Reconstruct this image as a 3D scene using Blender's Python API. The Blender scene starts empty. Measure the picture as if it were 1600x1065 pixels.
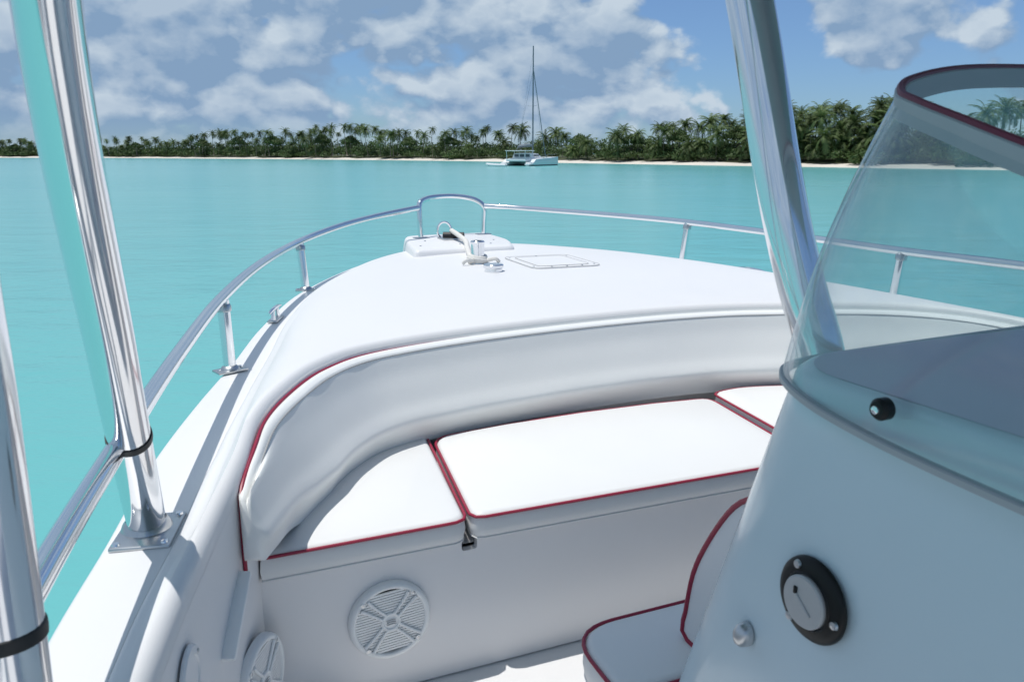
import bpy, bmesh, math, random
import numpy as np
from mathutils import Vector, Matrix
random.seed(7); rng = np.random.default_rng(11)
scn = bpy.context.scene
COL = scn.collection
R = math.radians

# ------------------------------------------------------------------ camera, sky, sun, exposure
ZC = 1.8                                   # eye height above the water
HEAD = R(23)                               # the boat points 23 degrees left of the view
CLX = 1.33                                 # eye is this far to port of the boat's centreline
cam_d = bpy.data.cameras.new('camera'); cam = bpy.data.objects.new('camera', cam_d); COL.objects.link(cam)
cam.location = (0, 0, ZC); cam.rotation_euler = (R(90 - 13.23), 0, 0)
cam_d.sensor_width = 36; cam_d.lens = 28; cam_d.clip_start = .02; cam_d.clip_end = 20000
cam_d.dof.use_dof = True; cam_d.dof.focus_distance = 3.6; cam_d.dof.aperture_fstop = 13
scn.camera = cam
SUN_EL, SUN_AZ = R(77), R(101)              # azimuth measured to the left of +Y
sd = Vector((-math.sin(SUN_AZ)*math.cos(SUN_EL), math.cos(SUN_AZ)*math.cos(SUN_EL), math.sin(SUN_EL)))
sun_d = bpy.data.lights.new('sun', 'SUN'); sun = bpy.data.objects.new('sun', sun_d); COL.objects.link(sun)
sun_d.energy = 3.3; sun_d.angle = R(.53); sun_d.color = (1, .965, .91)
sun.rotation_euler = sd.to_track_quat('Z', 'Y').to_euler(); sun.location = sd*60
scn.view_settings.view_transform = 'Standard'; scn.view_settings.look = 'None'
scn.view_settings.exposure = 0.06; scn.view_settings.gamma = 1; scn.view_settings.use_curve_mapping = False
scn.cycles.use_denoising = True
scn.cycles.max_bounces = 10; scn.cycles.transparent_max_bounces = 16

world = bpy.data.worlds.new('World'); scn.world = world; world.use_nodes = True
def build_world():
    nt = world.node_tree; N = nt.nodes; L = nt.links; N.clear()
    def node(t, **k):
        n = N.new(t)
        for a, v in k.items(): setattr(n, a, v)
        return n
    def setin(n, i, v):
        if isinstance(v, bpy.types.NodeSocket): L.new(v, n.inputs[i])
        else: n.inputs[i].default_value = v
    def M(op, a, b=0.0, c=0.0, clamp=False):
        n = node('ShaderNodeMath', operation=op, use_clamp=clamp)
        for i, v in enumerate((a, b, c)): setin(n, i, v)
        return n.outputs[0]
    def VM(op, a, b=(0, 0, 0)):
        n = node('ShaderNodeVectorMath', operation=op); setin(n, 0, a); setin(n, 1, b)
        return n.outputs['Value'] if op in ('DOT_PRODUCT', 'LENGTH', 'DISTANCE') else n.outputs[0]
    def mr(v, a, b, c=0., d=1., smooth=True):
        n = node('ShaderNodeMapRange'); n.interpolation_type = 'SMOOTHSTEP' if smooth else 'LINEAR'
        setin(n, 0, v); setin(n, 1, a); setin(n, 2, b); setin(n, 3, c); setin(n, 4, d); return n.outputs[0]
    def mix(f, a, b):
        n = node('ShaderNodeMix', data_type='RGBA'); setin(n, 0, f); setin(n, 6, a); setin(n, 7, b); return n.outputs[2]
    def noise(vec, sc, det=9., rough=.58, dist=0.):
        n = node('ShaderNodeTexNoise'); setin(n, 'Vector', vec); n.inputs['Scale'].default_value = sc
        n.inputs['Detail'].default_value = det; n.inputs['Roughness'].default_value = rough
        n.inputs['Distortion'].default_value = dist; return n.outputs['Fac']
    sky = node('ShaderNodeTexSky', sky_type='NISHITA'); sky.sun_disc = False
    sky.sun_elevation = SUN_EL; sky.sun_rotation = -SUN_AZ
    sky.air_density = 1.0; sky.dust_density = .25; sky.ozone_density = 2.2; sky.altitude = 0
    tc = node('ShaderNodeTexCoord'); d = tc.outputs['Generated']
    sx = node('ShaderNodeSeparateXYZ'); L.new(d, sx.inputs[0]); X, Y, Z = sx.outputs
    # trade-wind cumulus: flattened noise in direction space, puffier detail on top
    st = VM('MULTIPLY', d, (1, 1, 1.55))
    up = VM('ADD', st, (-.012, 0., .030))
    off = (3.1, 1.7, .35)
    p1, p2 = VM('ADD', st, off), VM('ADD', up, off)
    def puff(p, sc):
        n = node('ShaderNodeTexVoronoi', feature='F1'); setin(n, 'Vector', p); n.inputs['Scale'].default_value = sc
        n.inputs['Detail'].default_value = 1.; n.inputs['Roughness'].default_value = .5; return M('SUBTRACT', 1., n.outputs['Distance'])
    def dens(p):
        a = noise(p, 6.0, 9, .55, .1)
        wv = node('ShaderNodeTexNoise'); setin(wv, 'Vector', p); wv.inputs['Scale'].default_value = 16.; wv.inputs['Detail'].default_value = 5.
        q = VM('ADD', p, VM('MULTIPLY', VM('SUBTRACT', wv.outputs['Color'], (.5, .5, .5)), (.07, .07, .07)))
        return M('ADD', M('MULTIPLY', a, .78), M('MULTIPLY', puff(q, 15.), .20))
    n1, n2 = dens(p1), dens(p2)
    # coverage: heavy bank to the left, scattered to the right
    cov = mr(X, -.06, .36, .235, -.030)
    def pix(px, py):
        x = (px-800)/1244; u = -(py-532.5)/1244; P = R(13.23)
        return Vector((x, math.cos(P)+u*math.sin(P), u*math.cos(P)-math.sin(P))).normalized()
    for (px, py, r, amt) in [(985, 95, .12, .12), (1080, 60, .07, .07), (930, 150, .10, .07), (1370, 65, .09, .17), (1290, 5, .09, .16), (1400, 10, .08, .14), (1570, 25, .09, .17), (1270, 160, .05, .09), (1420, 100, .04, .08),
                             (1225, 95, .07, -.10), (1480, 110, .05, -.10), (860, 45, .05, -.08), (430, 60, .03, -.10), (530, 60, .045, -.07), (1170, 130, .06, -.08)]:
        c = pix(px, py)
        dist = VM('DISTANCE', d, tuple(c))
        cov = M('ADD', cov, mr(dist, 0., r, amt, 0.))
    t1 = M('ADD', n1, cov)
    mask = mr(t1, .505, .605)
    low = mr(Z, .0, .05, .35, 1.)
    mask = M('MULTIPLY', mask, low)
    lit = M('ADD', M('MULTIPLY', M('SUBTRACT', n1, n2), 6.5), .39, clamp=True)
    thick = mr(t1, .60, .82)
    lit = M('MULTIPLY', lit, M('SUBTRACT', 1.05, M('MULTIPLY', thick, .45)), clamp=True)
    ccol = mix(lit, (2.05, 3.15, 4.7, 1), (4.9, 5.75, 6.6, 1))
    # deeper blue near the horizon, as the humid maritime air shows it
    grad = mr(Z, -.02, .55, 0., 1., False)
    tint = mix(grad, (.40, .60, .90, 1), (1, 1, 1, 1))
    tn = node('ShaderNodeMix', data_type='RGBA', blend_type='MULTIPLY'); tn.inputs[0].default_value = 1
    L.new(sky.outputs[0], tn.inputs[6]); L.new(tint, tn.inputs[7])
    colr = mix(mask, tn.outputs[2], ccol)
    bg = node('ShaderNodeBackground'); bg.inputs[1].default_value = .108; L.new(colr, bg.inputs[0])
    o = node('ShaderNodeOutputWorld'); L.new(bg.outputs[0], o.inputs[0])
build_world()
world.cycles.sampling_method = 'MANUAL'; world.cycles.sample_map_resolution = 512

# ------------------------------------------------------------------ materials
def mat(name, base, rough=.5, metal=0., coat=0., spec=.5, bump=0., bscale=40., var=0., vscale=3., rvar=0., ior=None, trans=0., sheen=0., objrand=0., sss=0.):
    m = bpy.data.materials.new(name); m.use_nodes = True; nt = m.node_tree; N = nt.nodes; L = nt.links
    b = N['Principled BSDF']; b.inputs['Base Color'].default_value = (*base, 1); b.inputs['Roughness'].default_value = rough
    b.inputs['Metallic'].default_value = metal; b.inputs['Coat Weight'].default_value = coat; b.inputs['Coat Roughness'].default_value = .08
    b.inputs['Specular IOR Level'].default_value = spec
    if ior: b.inputs['IOR'].default_value = ior
    if trans: b.inputs['Transmission Weight'].default_value = trans
    tc = N.new('ShaderNodeTexCoord')
    def ns(sc, det=5):
        n = N.new('ShaderNodeTexNoise'); n.inputs['Scale'].default_value = sc; n.inputs['Detail'].default_value = det
        L.new(tc.outputs['Object'], n.inputs['Vector']); return n.outputs['Fac']
    src = None
    if var or objrand:
        hs = N.new('ShaderNodeHueSaturation'); hs.inputs['Color'].default_value = (*base, 1)
        val = N.new('ShaderNodeMath'); val.operation = 'MULTIPLY_ADD'; val.inputs[1].default_value = 2*var; val.inputs[2].default_value = 1-var
        L.new(ns(vscale), val.inputs[0]); v = val.outputs[0]
        if objrand:
            oi = N.new('ShaderNodeObjectInfo'); a = N.new('ShaderNodeMath'); a.operation = 'MULTIPLY_ADD'
            a.inputs[1].default_value = 2*objrand; a.inputs[2].default_value = 1-objrand; L.new(oi.outputs['Random'], a.inputs[0])
            q = N.new('ShaderNodeMath'); q.operation = 'MULTIPLY'; L.new(a.outputs[0], q.inputs[0]); L.new(v, q.inputs[1]); v = q.outputs[0]
        L.new(v, hs.inputs['Value']); L.new(hs.outputs[0], b.inputs['Base Color'])
    if rvar:
        k = N.new('ShaderNodeMath'); k.operation = 'MULTIPLY_ADD'; k.inputs[1].default_value = 2*rvar; k.inputs[2].default_value = rough-rvar
        L.new(ns(9.), k.inputs[0]); L.new(k.outputs[0], b.inputs['Roughness'])
    if bump:
        bp = N.new('ShaderNodeBump'); bp.inputs['Strength'].default_value = bump; bp.inputs['Distance'].default_value = .004
        L.new(ns(bscale), bp.inputs['Height']); L.new(bp.outputs[0], b.inputs['Normal'])
    return m
MT = {}
MT['gel'] = mat('white_gelcoat', (.79, .795, .80), .28, coat=.25, var=.02, vscale=2.2, rvar=.05)
MT['deck'] = mat('white_deck_paint', (.75, .75, .755), .42, var=.02, vscale=1.6, rvar=.06, bump=.05, bscale=220)
MT['liner'] = mat('liner_gelcoat', (.80, .795, .80), .34, coat=.15, var=.025, vscale=2.5, bump=.03, bscale=40)
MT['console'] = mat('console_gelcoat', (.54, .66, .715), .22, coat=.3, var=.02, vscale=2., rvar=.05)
MT['vinyl'] = mat('white_vinyl', (.75, .755, .752), .46, var=.018, vscale=6, bump=.10, bscale=420)
MT['bolster'] = mat('bolster_vinyl', (.81, .82, .81), .44, var=.02, vscale=3, bump=.10, bscale=300)
MT['red'] = mat('red_piping', (.30, .014, .045), .42, var=.08, vscale=30)
MT['steel'] = mat('polished_steel', (.80, .81, .83), .11, metal=1., rvar=.03)
MT['flange'] = mat('dull_steel', (.55, .56, .57), .3, metal=1., var=.08, vscale=40, rvar=.1)
MT['black'] = mat('black_rubber', (.012, .012, .013), .5, var=.2, vscale=50)
MT['blackp'] = mat('black_plastic', (.008, .009, .009), .4, spec=.25)
MT['plastic'] = mat('white_plastic', (.88, .89, .89), .5, spec=.3)
MT['cap'] = mat('grey_cap', (.42, .42, .42), .35, var=.06, vscale=60)
MT['dark'] = mat('dark_recess', (.012, .014, .016), .8)
MT['rope'] = mat('white_rope', (.72, .70, .66), .85, bump=.6, bscale=300, var=.1, vscale=80)
MT['dash'] = mat('dash_top', (.56, .51, .60), .45, var=.04, vscale=4, bump=.05, bscale=200)
MT['trim'] = mat('windshield_trim', (.36, .38, .40), .45)
MT['maroon'] = mat('maroon_trim', (.16, .02, .045), .45)
MT['canvas'] = mat('canopy', (.20, .22, .25), .6, var=.05)
MT['gap'] = mat('seam_line', (.30, .30, .30), .7)
MT['seam'] = mat('hatch_seam', (.42, .42, .42), .7)
MT['sand'] = mat('coral_sand', (.66, .61, .54), .9, var=.08, vscale=.3, bump=.2, bscale=1.2)
MT['land'] = mat('island_soil', (.07, .08, .035), .95, var=.3, vscale=.2)
MT['bark'] = mat('palm_bark', (.20, .165, .13), .9, var=.2, vscale=3, objrand=.25)
MT['catw'] = mat('yacht_white', (.78, .79, .80), .3)
MT['catg'] = mat('yacht_window', (.10, .12, .14), .1)
MT['catb'] = mat('yacht_waterline', (.02, .03, .05), .4)
MT['spar'] = mat('grey_spar', (.16, .19, .22), .4, metal=.3)
MT['sail'] = mat('sail_cover', (.30, .33, .36), .8)

def leaf_mat(name, base, var, objrand):
    m = bpy.data.materials.new(name); m.use_nodes = True; nt = m.node_tree; N = nt.nodes; L = nt.links
    b = N['Principled BSDF']; b.inputs['Roughness'].default_value = .55; b.inputs['Specular IOR Level'].default_value = .35
    tc = N.new('ShaderNodeTexCoord'); n = N.new('ShaderNodeTexNoise'); n.inputs['Scale'].default_value = .55; n.inputs['Detail'].default_value = 5
    L.new(tc.outputs['Object'], n.inputs['Vector'])
    hs = N.new('ShaderNodeHueSaturation'); hs.inputs['Color'].default_value = (*base, 1)
    v = N.new('ShaderNodeMath'); v.operation = 'MULTIPLY_ADD'; v.inputs[1].default_value = 2*var; v.inputs[2].default_value = 1-var
    L.new(n.outputs['Fac'], v.inputs[0])
    oi = N.new('ShaderNodeObjectInfo'); a = N.new('ShaderNodeMath'); a.operation = 'MULTIPLY_ADD'; a.inputs[1].default_value = 2*objrand; a.inputs[2].default_value = 1-objrand
    L.new(oi.outputs['Random'], a.inputs[0]); q = N.new('ShaderNodeMath'); q.operation = 'MULTIPLY'; L.new(v.outputs[0], q.inputs[0]); L.new(a.outputs[0], q.inputs[1])
    L.new(q.outputs[0], hs.inputs['Value'])
    h = N.new('ShaderNodeMath'); h.operation = 'MULTIPLY_ADD'; h.inputs[1].default_value = .06; h.inputs[2].default_value = .47; L.new(n.outputs['Fac'], h.inputs[0]); L.new(h.outputs[0], hs.inputs['Hue'])
    L.new(hs.outputs[0], b.inputs['Base Color'])
    tr = N.new('ShaderNodeBsdfTranslucent'); L.new(hs.outputs[0], tr.inputs[0])
    mx = N.new('ShaderNodeMixShader'); mx.inputs[0].default_value = .25
    o = N['Material Output']; L.new(b.outputs[0], mx.inputs[1]); L.new(tr.outputs[0], mx.inputs[2]); L.new(mx.outputs[0], o.inputs[0])
    return m
MT['frond'] = leaf_mat('palm_frond', (.105, .150, .048), .40, .35)
MT['scrub'] = leaf_mat('scrub_leaves', (.080, .128, .040), .55, .15)

def glass_mat():
    m = bpy.data.materials.new('acrylic_sheet'); m.use_nodes = True; nt = m.node_tree; N = nt.nodes; L = nt.links; N.clear()
    t = N.new('ShaderNodeBsdfTransparent'); t.inputs[0].default_value = (.945, .972, .972, 1)
    g = N.new('ShaderNodeBsdfGlossy'); g.inputs['Roughness'].default_value = .06; g.inputs[0].default_value = (.9, .95, .97, 1)
    lw = N.new('ShaderNodeLayerWeight'); lw.inputs[0].default_value = .5
    pw = N.new('ShaderNodeMath'); pw.operation = 'POWER'; pw.inputs[1].default_value = 4.5; L.new(lw.outputs['Facing'], pw.inputs[0])
    f = N.new('ShaderNodeMath'); f.operation = 'MULTIPLY_ADD'; f.inputs[1].default_value = .9; f.inputs[2].default_value = .035; L.new(pw.outputs[0], f.inputs[0])
    mx = N.new('ShaderNodeMixShader'); L.new(f.outputs[0], mx.inputs[0]); L.new(t.outputs[0], mx.inputs[1]); L.new(g.outputs[0], mx.inputs[2])
    # a salt film that scatters a little light
    df = N.new('ShaderNodeBsdfDiffuse'); df.inputs[0].default_value = (.55, .58, .60, 1)
    tc = N.new('ShaderNodeTexCoord'); n = N.new('ShaderNodeTexNoise'); n.inputs['Scale'].default_value = 7; n.inputs['Detail'].default_value = 6; L.new(tc.outputs['Object'], n.inputs['Vector'])
    mr = N.new('ShaderNodeMapRange'); mr.inputs[1].default_value = .35; mr.inputs[2].default_value = .8; mr.inputs[3].default_value = .02; mr.inputs[4].default_value = .07; L.new(n.outputs['Fac'], mr.inputs[0])
    p3 = N.new('ShaderNodeMath'); p3.operation = 'POWER'; p3.inputs[1].default_value = 3.0; L.new(lw.outputs['Facing'], p3.inputs[0])
    fm = N.new('ShaderNodeMath'); fm.operation = 'MULTIPLY_ADD'; fm.inputs[1].default_value = .38; L.new(p3.outputs[0], fm.inputs[0]); L.new(mr.outputs[0], fm.inputs[2])
    m2 = N.new('ShaderNodeMixShader'); L.new(fm.outputs[0], m2.inputs[0]); L.new(mx.outputs[0], m2.inputs[1]); L.new(df.outputs[0], m2.inputs[2])
    o = N.new('ShaderNodeOutputMaterial'); L.new(m2.outputs[0], o.inputs[0]); return m
MT['glass'] = glass_mat()

def water_mat():
    m = bpy.data.materials.new('lagoon_water'); m.use_nodes = True; nt = m.node_tree; N = nt.nodes; L = nt.links
    b = N['Principled BSDF']; b.inputs['Roughness'].default_value = .18; b.inputs['IOR'].default_value = 1.33
    b.inputs['Specular IOR Level'].default_value = .16
    tc = N.new('ShaderNodeTexCoord')
    def ns(sc, det, stretch=(1, 1, 1), rough=.55):
        mp = N.new('ShaderNodeMapping'); mp.inputs['Scale'].default_value = stretch; mp.inputs['Rotation'].default_value = (0, 0, .25); L.new(tc.outputs['Object'], mp.inputs[0])
        n = N.new('ShaderNodeTexNoise'); n.inputs['Scale'].default_value = sc; n.inputs['Detail'].default_value = det; n.inputs['Roughness'].default_value = rough
        L.new(mp.outputs[0], n.inputs['Vector']); return n.outputs['Fac']
    big = ns(.035, 4, (.35, 1, 1)); mid = ns(.5, 4, (.5, 1, 1))
    cr = N.new('ShaderNodeMix'); cr.data_type = 'RGBA'
    add = N.new('ShaderNodeMath'); add.operation = 'MULTIPLY_ADD'; add.inputs[1].default_value = .35; L.new(mid, add.inputs[0]); L.new(big, add.inputs[2])
    mr = N.new('ShaderNodeMapRange'); mr.inputs[1].default_value = .45; mr.inputs[2].default_value = .9; L.new(add.outputs[0], mr.inputs[0]); L.new(mr.outputs[0], cr.inputs[0])
    cr.inputs[6].default_value = (.125, .420, .425, 1); cr.inputs[7].default_value = (.165, .465, .455, 1)
    L.new(cr.outputs[2], b.inputs['Base Color'])
    h1 = ns(.9, 6, (.55, 1, 1), .6); h2 = ns(4.5, 4, (.7, 1, 1), .55)
    s = N.new('ShaderNodeMath'); s.operation = 'MULTIPLY_ADD'; s.inputs[1].default_value = .22; L.new(h2, s.inputs[0]); L.new(h1, s.inputs[2])
    bp = N.new('ShaderNodeBump'); bp.inputs['Strength'].default_value = .42; bp.inputs['Distance'].default_value = .12
    L.new(s.outputs[0], bp.inputs['Height']); L.new(bp.outputs[0], b.inputs['Normal'])
    return m
MT['water'] = water_mat()

# ------------------------------------------------------------------ helpers
MBOAT = Matrix.Rotation(HEAD, 4, 'Z') @ Matrix.Translation((CLX, 0, 0))
def tag(o, label=None, cat=None, group=None, kind=None):
    if label: o['label'] = label
    if cat: o['category'] = cat
    if group: o['group'] = group
    if kind: o['kind'] = kind
    return o
def mk(name, V, Fc, m, parent=None, off=None, smooth=35, world_m=None):
    """one mesh object; off = point taken as the object's origin"""
    if off is not None: V = [(v[0]-off[0], v[1]-off[1], v[2]-off[2]) for v in V]
    me = bpy.data.meshes.new(name); me.from_pydata([tuple(v) for v in V], [], [tuple(f) for f in Fc])
    bm = bmesh.new(); bm.from_mesh(me); bmesh.ops.recalc_face_normals(bm, faces=bm.faces); bm.to_mesh(me); bm.free()
    me.materials.append(MT[m] if isinstance(m, str) else m)
    if smooth:
        me.shade_smooth(); me.set_sharp_from_angle(angle=R(smooth))
    o = bpy.data.objects.new(name, me); COL.objects.link(o)
    if parent is not None: o.parent = parent
    if world_m is not None: o.matrix_world = world_m
    return o
def empty(name, mw):
    o = bpy.data.objects.new(name, None); COL.objects.link(o); o.matrix_world = mw; o.empty_display_size = .2; return o
def Z(p): return (p[0], p[1], p[2]+ZC)
class Geo:
    def __init__(s): s.V = []; s.F = []
    def add(s, V, Fc):
        n = len(s.V); s.V += [tuple(v) for v in V]; s.F += [tuple(i+n for i in f) for f in Fc]; return s
    def zc(s): s.V = [(v[0], v[1], v[2]+ZC) for v in s.V]; return s
def catmull(pts, n):
    """n points along a Catmull-Rom curve, even in arc length"""
    P = [np.array(p, float) for p in pts]; P = [2*P[0]-P[1]] + P + [2*P[-1]-P[-2]]
    out = []
    for i in range(1, len(P)-2):
        for k in range(16):
            t = k/16; a, b, c, d = P[i-1], P[i], P[i+1], P[i+2]
            out.append(.5*((2*b)+(c-a)*t+(2*a-5*b+4*c-d)*t*t+(3*b-a-3*c+d)*t**3))
    out.append(P[-2]); out = np.array(out)
    if n is None: return out
    s = np.r_[0, np.cumsum(np.linalg.norm(np.diff(out, axis=0), axis=1))]
    t = np.linspace(0, s[-1], n)
    return np.stack([np.interp(t, s, out[:, k]) for k in range(out.shape[1])], 1)
def cat_param(pts, ts):
    P = np.array(pts, float); Q = np.vstack([2*P[0]-P[1], P, 2*P[-1]-P[-2]]); out = []
    for t in ts:
        i = min(int(t), len(P)-2); u = t-i; a, b, c, d = Q[i], Q[i+1], Q[i+2], Q[i+3]
        out.append(.5*((2*b)+(c-a)*u+(2*a-5*b+4*c-d)*u*u+(3*b-a-3*c+d)*u**3))
    return np.array(out)
def tube(path, r, seg=16, closed=False, caps=True):
    P = np.array(path, float); n = len(P); rad = np.broadcast_to(np.array(r, float), (n,))
    T = np.zeros_like(P)
    for i in range(n):
        a = P[(i-1) % n] if (closed or i > 0) else P[i]; b = P[(i+1) % n] if (closed or i < n-1) else P[i]
        T[i] = (b-a)/max(1e-9, np.linalg.norm(b-a))
    u = np.cross(T[0], (0, 0, 1.)); u = np.cross(T[0], (1., 0, 0)) if np.linalg.norm(u) < .05 else u; u /= np.linalg.norm(u)
    V = []; Fc = []
    for i in range(n):
        u = u - T[i]*np.dot(u, T[i]); u /= np.linalg.norm(u); w = np.cross(T[i], u)
        for k in range(seg):
            a = 2*math.pi*k/seg; V.append(P[i]+rad[i]*(u*math.cos(a)+w*math.sin(a)))
    m = n if closed else n-1
    for i in range(m):
        for k in range(seg):
            j = (i+1) % n; k2 = (k+1) % seg
            Fc.append((i*seg+k, i*seg+k2, j*seg+k2, j*seg+k))
    if caps and not closed:
        Fc.append(tuple(range(seg))); Fc.append(tuple((n-1)*seg+k for k in range(seg)))
    return V, Fc
def grid(rows, closed_u=False):
    nr = len(rows); nc = len(rows[0]); V = [tuple(p) for r in rows for p in r]; Fc = []
    for i in range(nr-1):
        for j in range(nc if closed_u else nc-1):
            k = (j+1) % nc; Fc.append((i*nc+j, i*nc+k, (i+1)*nc+k, (i+1)*nc+j))
    return V, Fc
def box(c, s, bev=.0, seg=2, rot=None):
    bm = bmesh.new(); bmesh.ops.create_cube(bm, size=1); bmesh.ops.scale(bm, vec=s, verts=bm.verts)
    if bev: bmesh.ops.bevel(bm, geom=bm.edges[:], offset=bev, segments=seg, profile=.5, affect='EDGES')
    M_ = Matrix.Translation(c) @ (rot.to_4x4() if rot is not None else Matrix())
    bm.transform(M_); bm.verts.index_update()
    V = [tuple(v.co) for v in bm.verts]; Fc = [[v.index for v in f.verts] for f in bm.faces]; bm.free(); return V, Fc
def frame(o, n, upv=(0, 0, 1)):
    n = Vector(n).normalized(); u = Vector(upv).cross(n); u = Vector((1, 0, 0)) if u.length < .01 else u; u.normalize(); v = n.cross(u)
    return Matrix(((u.x, v.x, n.x, o[0]), (u.y, v.y, n.y, o[1]), (u.z, v.z, n.z, o[2]), (0, 0, 0, 1)))
def lathe(prof, M_, seg=32, cap=True):
    V = []; Fc = []; n = len(prof)
    for (r, h) in prof:
        for k in range(seg):
            a = 2*math.pi*k/seg; V.append(tuple(M_ @ Vector((r*math.cos(a), r*math.sin(a), h))))
    for i in range(n-1):
        for k in range(seg):
            k2 = (k+1) % seg; Fc.append((i*seg+k, i*seg+k2, (i+1)*seg+k2, (i+1)*seg+k))
    if cap: Fc.append(tuple(range(seg))); Fc.append(tuple((n-1)*seg+k for k in range(seg)))
    return V, Fc
def normals2d(P, closed=True):
    P = np.array(P)[:, :2]; n = len(P); out = []
    for i in range(n):
        a = P[(i-1) % n] if (closed or i > 0) else P[i]; b = P[(i+1) % n] if (closed or i < n-1) else P[i]
        t = (b-a)/max(1e-9, np.linalg.norm(b-a)); out.append((t[1], -t[0]))
    return np.array(out)
def round_poly(pts, r, k=6):
    out = []; n = len(pts)
    for i in range(n):
        p0, p1, p2 = (np.array(pts[(i+d) % n][:2], float) for d in (-1, 0, 1))
        rr = pts[i][2] if len(pts[i]) > 2 else r
        if rr <= 0: out.append(p1); continue
        a, b = p0-p1, p2-p1; la, lb = np.linalg.norm(a), np.linalg.norm(b); rr = min(rr, la*.48, lb*.48)
        s, e = p1+a/la*rr, p1+b/lb*rr
        for q in range(k+1):
            t = q/k; out.append((1-t)**2*s+2*t*(1-t)*p1+t*t*e)
    return np.array(out)
def resample(P, d):
    P = np.vstack([P, P[:1]]); s = np.r_[0, np.cumsum(np.linalg.norm(np.diff(P, axis=0), axis=1))]
    n = max(24, int(s[-1]/d)); t = np.linspace(0, s[-1], n, endpoint=False)
    return np.stack([np.interp(t, s, P[:, 0]), np.interp(t, s, P[:, 1])], 1)

# ------------------------------------------------------------------ water and island
def sheet(name, V, Fc, m, kind='structure'):
    o = mk(name, V, Fc, m, smooth=30); o['kind'] = kind; return o
S = 7000
sheet('lagoon_water', [(-S, -1500, 0), (S, -1500, 0), (S, 9000, 0), (-S, 9000, 0)], [(0, 1, 2, 3)], 'water')
def wpix(px, py, z=-ZC):
    x = (px-800)/1244; u = -(py-532.5)/1244; P = R(13.23); d = (x, math.cos(P)+u*math.sin(P), u*math.cos(P)-math.sin(P)); t = z/d[2]
    return (d[0]*t, d[1]*t)
shore_px = [(-900, 246.0), (-300, 246.2), (0, 246.6), (170, 247.0), (400, 248.6), (600, 250.4), (760, 252.4), (900, 255.0), (1100, 258.4), (1300, 261.5), (1450, 264), (1650, 267), (2100, 271), (2700, 276)]
shore = np.array([wpix(*p) for p in shore_px])
SH = catmull(shore, 160)
snrm = -normals2d(SH, False)             # inland is away from the camera (left side of the path)
def inland(i, d): return SH[i]+snrm[i]*d
rows = []
for d, z in [(-3, -.35), (0, .02), (1.4, .22), (3.0, .40), (6, .62), (12, .8)]:
    rows.append([(*(inland(i, d + (.5*math.sin(i*.9)+.3*math.sin(i*2.3) if d > 0 else 0))), z) for i in range(len(SH))])
sheet('beach', *grid(rows), 'sand')
rows = []
for d, z in [(4.2, .50), (7, .9), (40, 1.3), (150, 1.5)]:
    rows.append([(*(inland(i, d + 1.1*math.sin(i*1.7)+.7*math.sin(i*.61))), z) for i in range(len(SH))])
sheet('island_ground', *grid(rows), 'land')
az_sh = np.degrees(np.arctan2(SH[:, 0], SH[:, 1]))
px_sh = 800 + 1244*SH[:, 0]/(SH[:, 1]*math.cos(R(13.23))+ZC*math.sin(R(13.23)))
def shore_at(px):
    x = np.interp(px, px_sh, SH[:, 0]); y = np.interp(px, px_sh, SH[:, 1])
    nx = np.interp(px, px_sh, snrm[:, 0]); ny = np.interp(px, px_sh, snrm[:, 1]); return np.array((x, y)), np.array((nx, ny))

def quads_mesh(name, C, A, B, m):
    """leaf quads: centre, half-axis A, half-axis B (n,3)"""
    n = len(C); V = np.empty((n, 4, 3)); V[:, 0] = C-A; V[:, 1] = C+B*.6; V[:, 2] = C+A; V[:, 3] = C-B*.6
    me = bpy.data.meshes.new(name); me.vertices.add(n*4); me.vertices.foreach_set('co', V.ravel()); me.loops.add(n*4)
    me.loops.foreach_set('vertex_index', np.arange(n*4, dtype=np.int32)); me.polygons.add(n)
    me.polygons.foreach_set('loop_start', np.arange(0, n*4, 4, dtype=np.int32)); me.update(calc_edges=True); me.materials.append(MT[m]); me.validate(); return me
def clump(c, rx, rz, n, leaf):
    """leaves through the outer shell of a lumpy mound"""
    d = rng.normal(size=(n, 3)); d[:, 2] = np.abs(d[:, 2])*1.0-.25; d /= np.linalg.norm(d, axis=1)[:, None]
    lump = 1+.22*np.sin(d[:, 0]*5+c[0])*np.cos(d[:, 1]*4+c[1])+.15*np.sin(d[:, 2]*7+c[0]*2)
    rad = (.55+.5*rng.random(n)**.6)*lump
    C = np.array(c)+d*rad[:, None]*np.array((rx, rx, rz))
    a = rng.normal(size=(n, 3)); a /= np.linalg.norm(a, axis=1)[:, None]; b = np.cross(a, d+.6*rng.normal(size=(n, 3))); b /= np.linalg.norm(b, axis=1)[:, None]+1e-6
    s = leaf*(.6+.8*rng.random(n))[:, None]
    return C, a*s, b*s*.75

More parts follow.
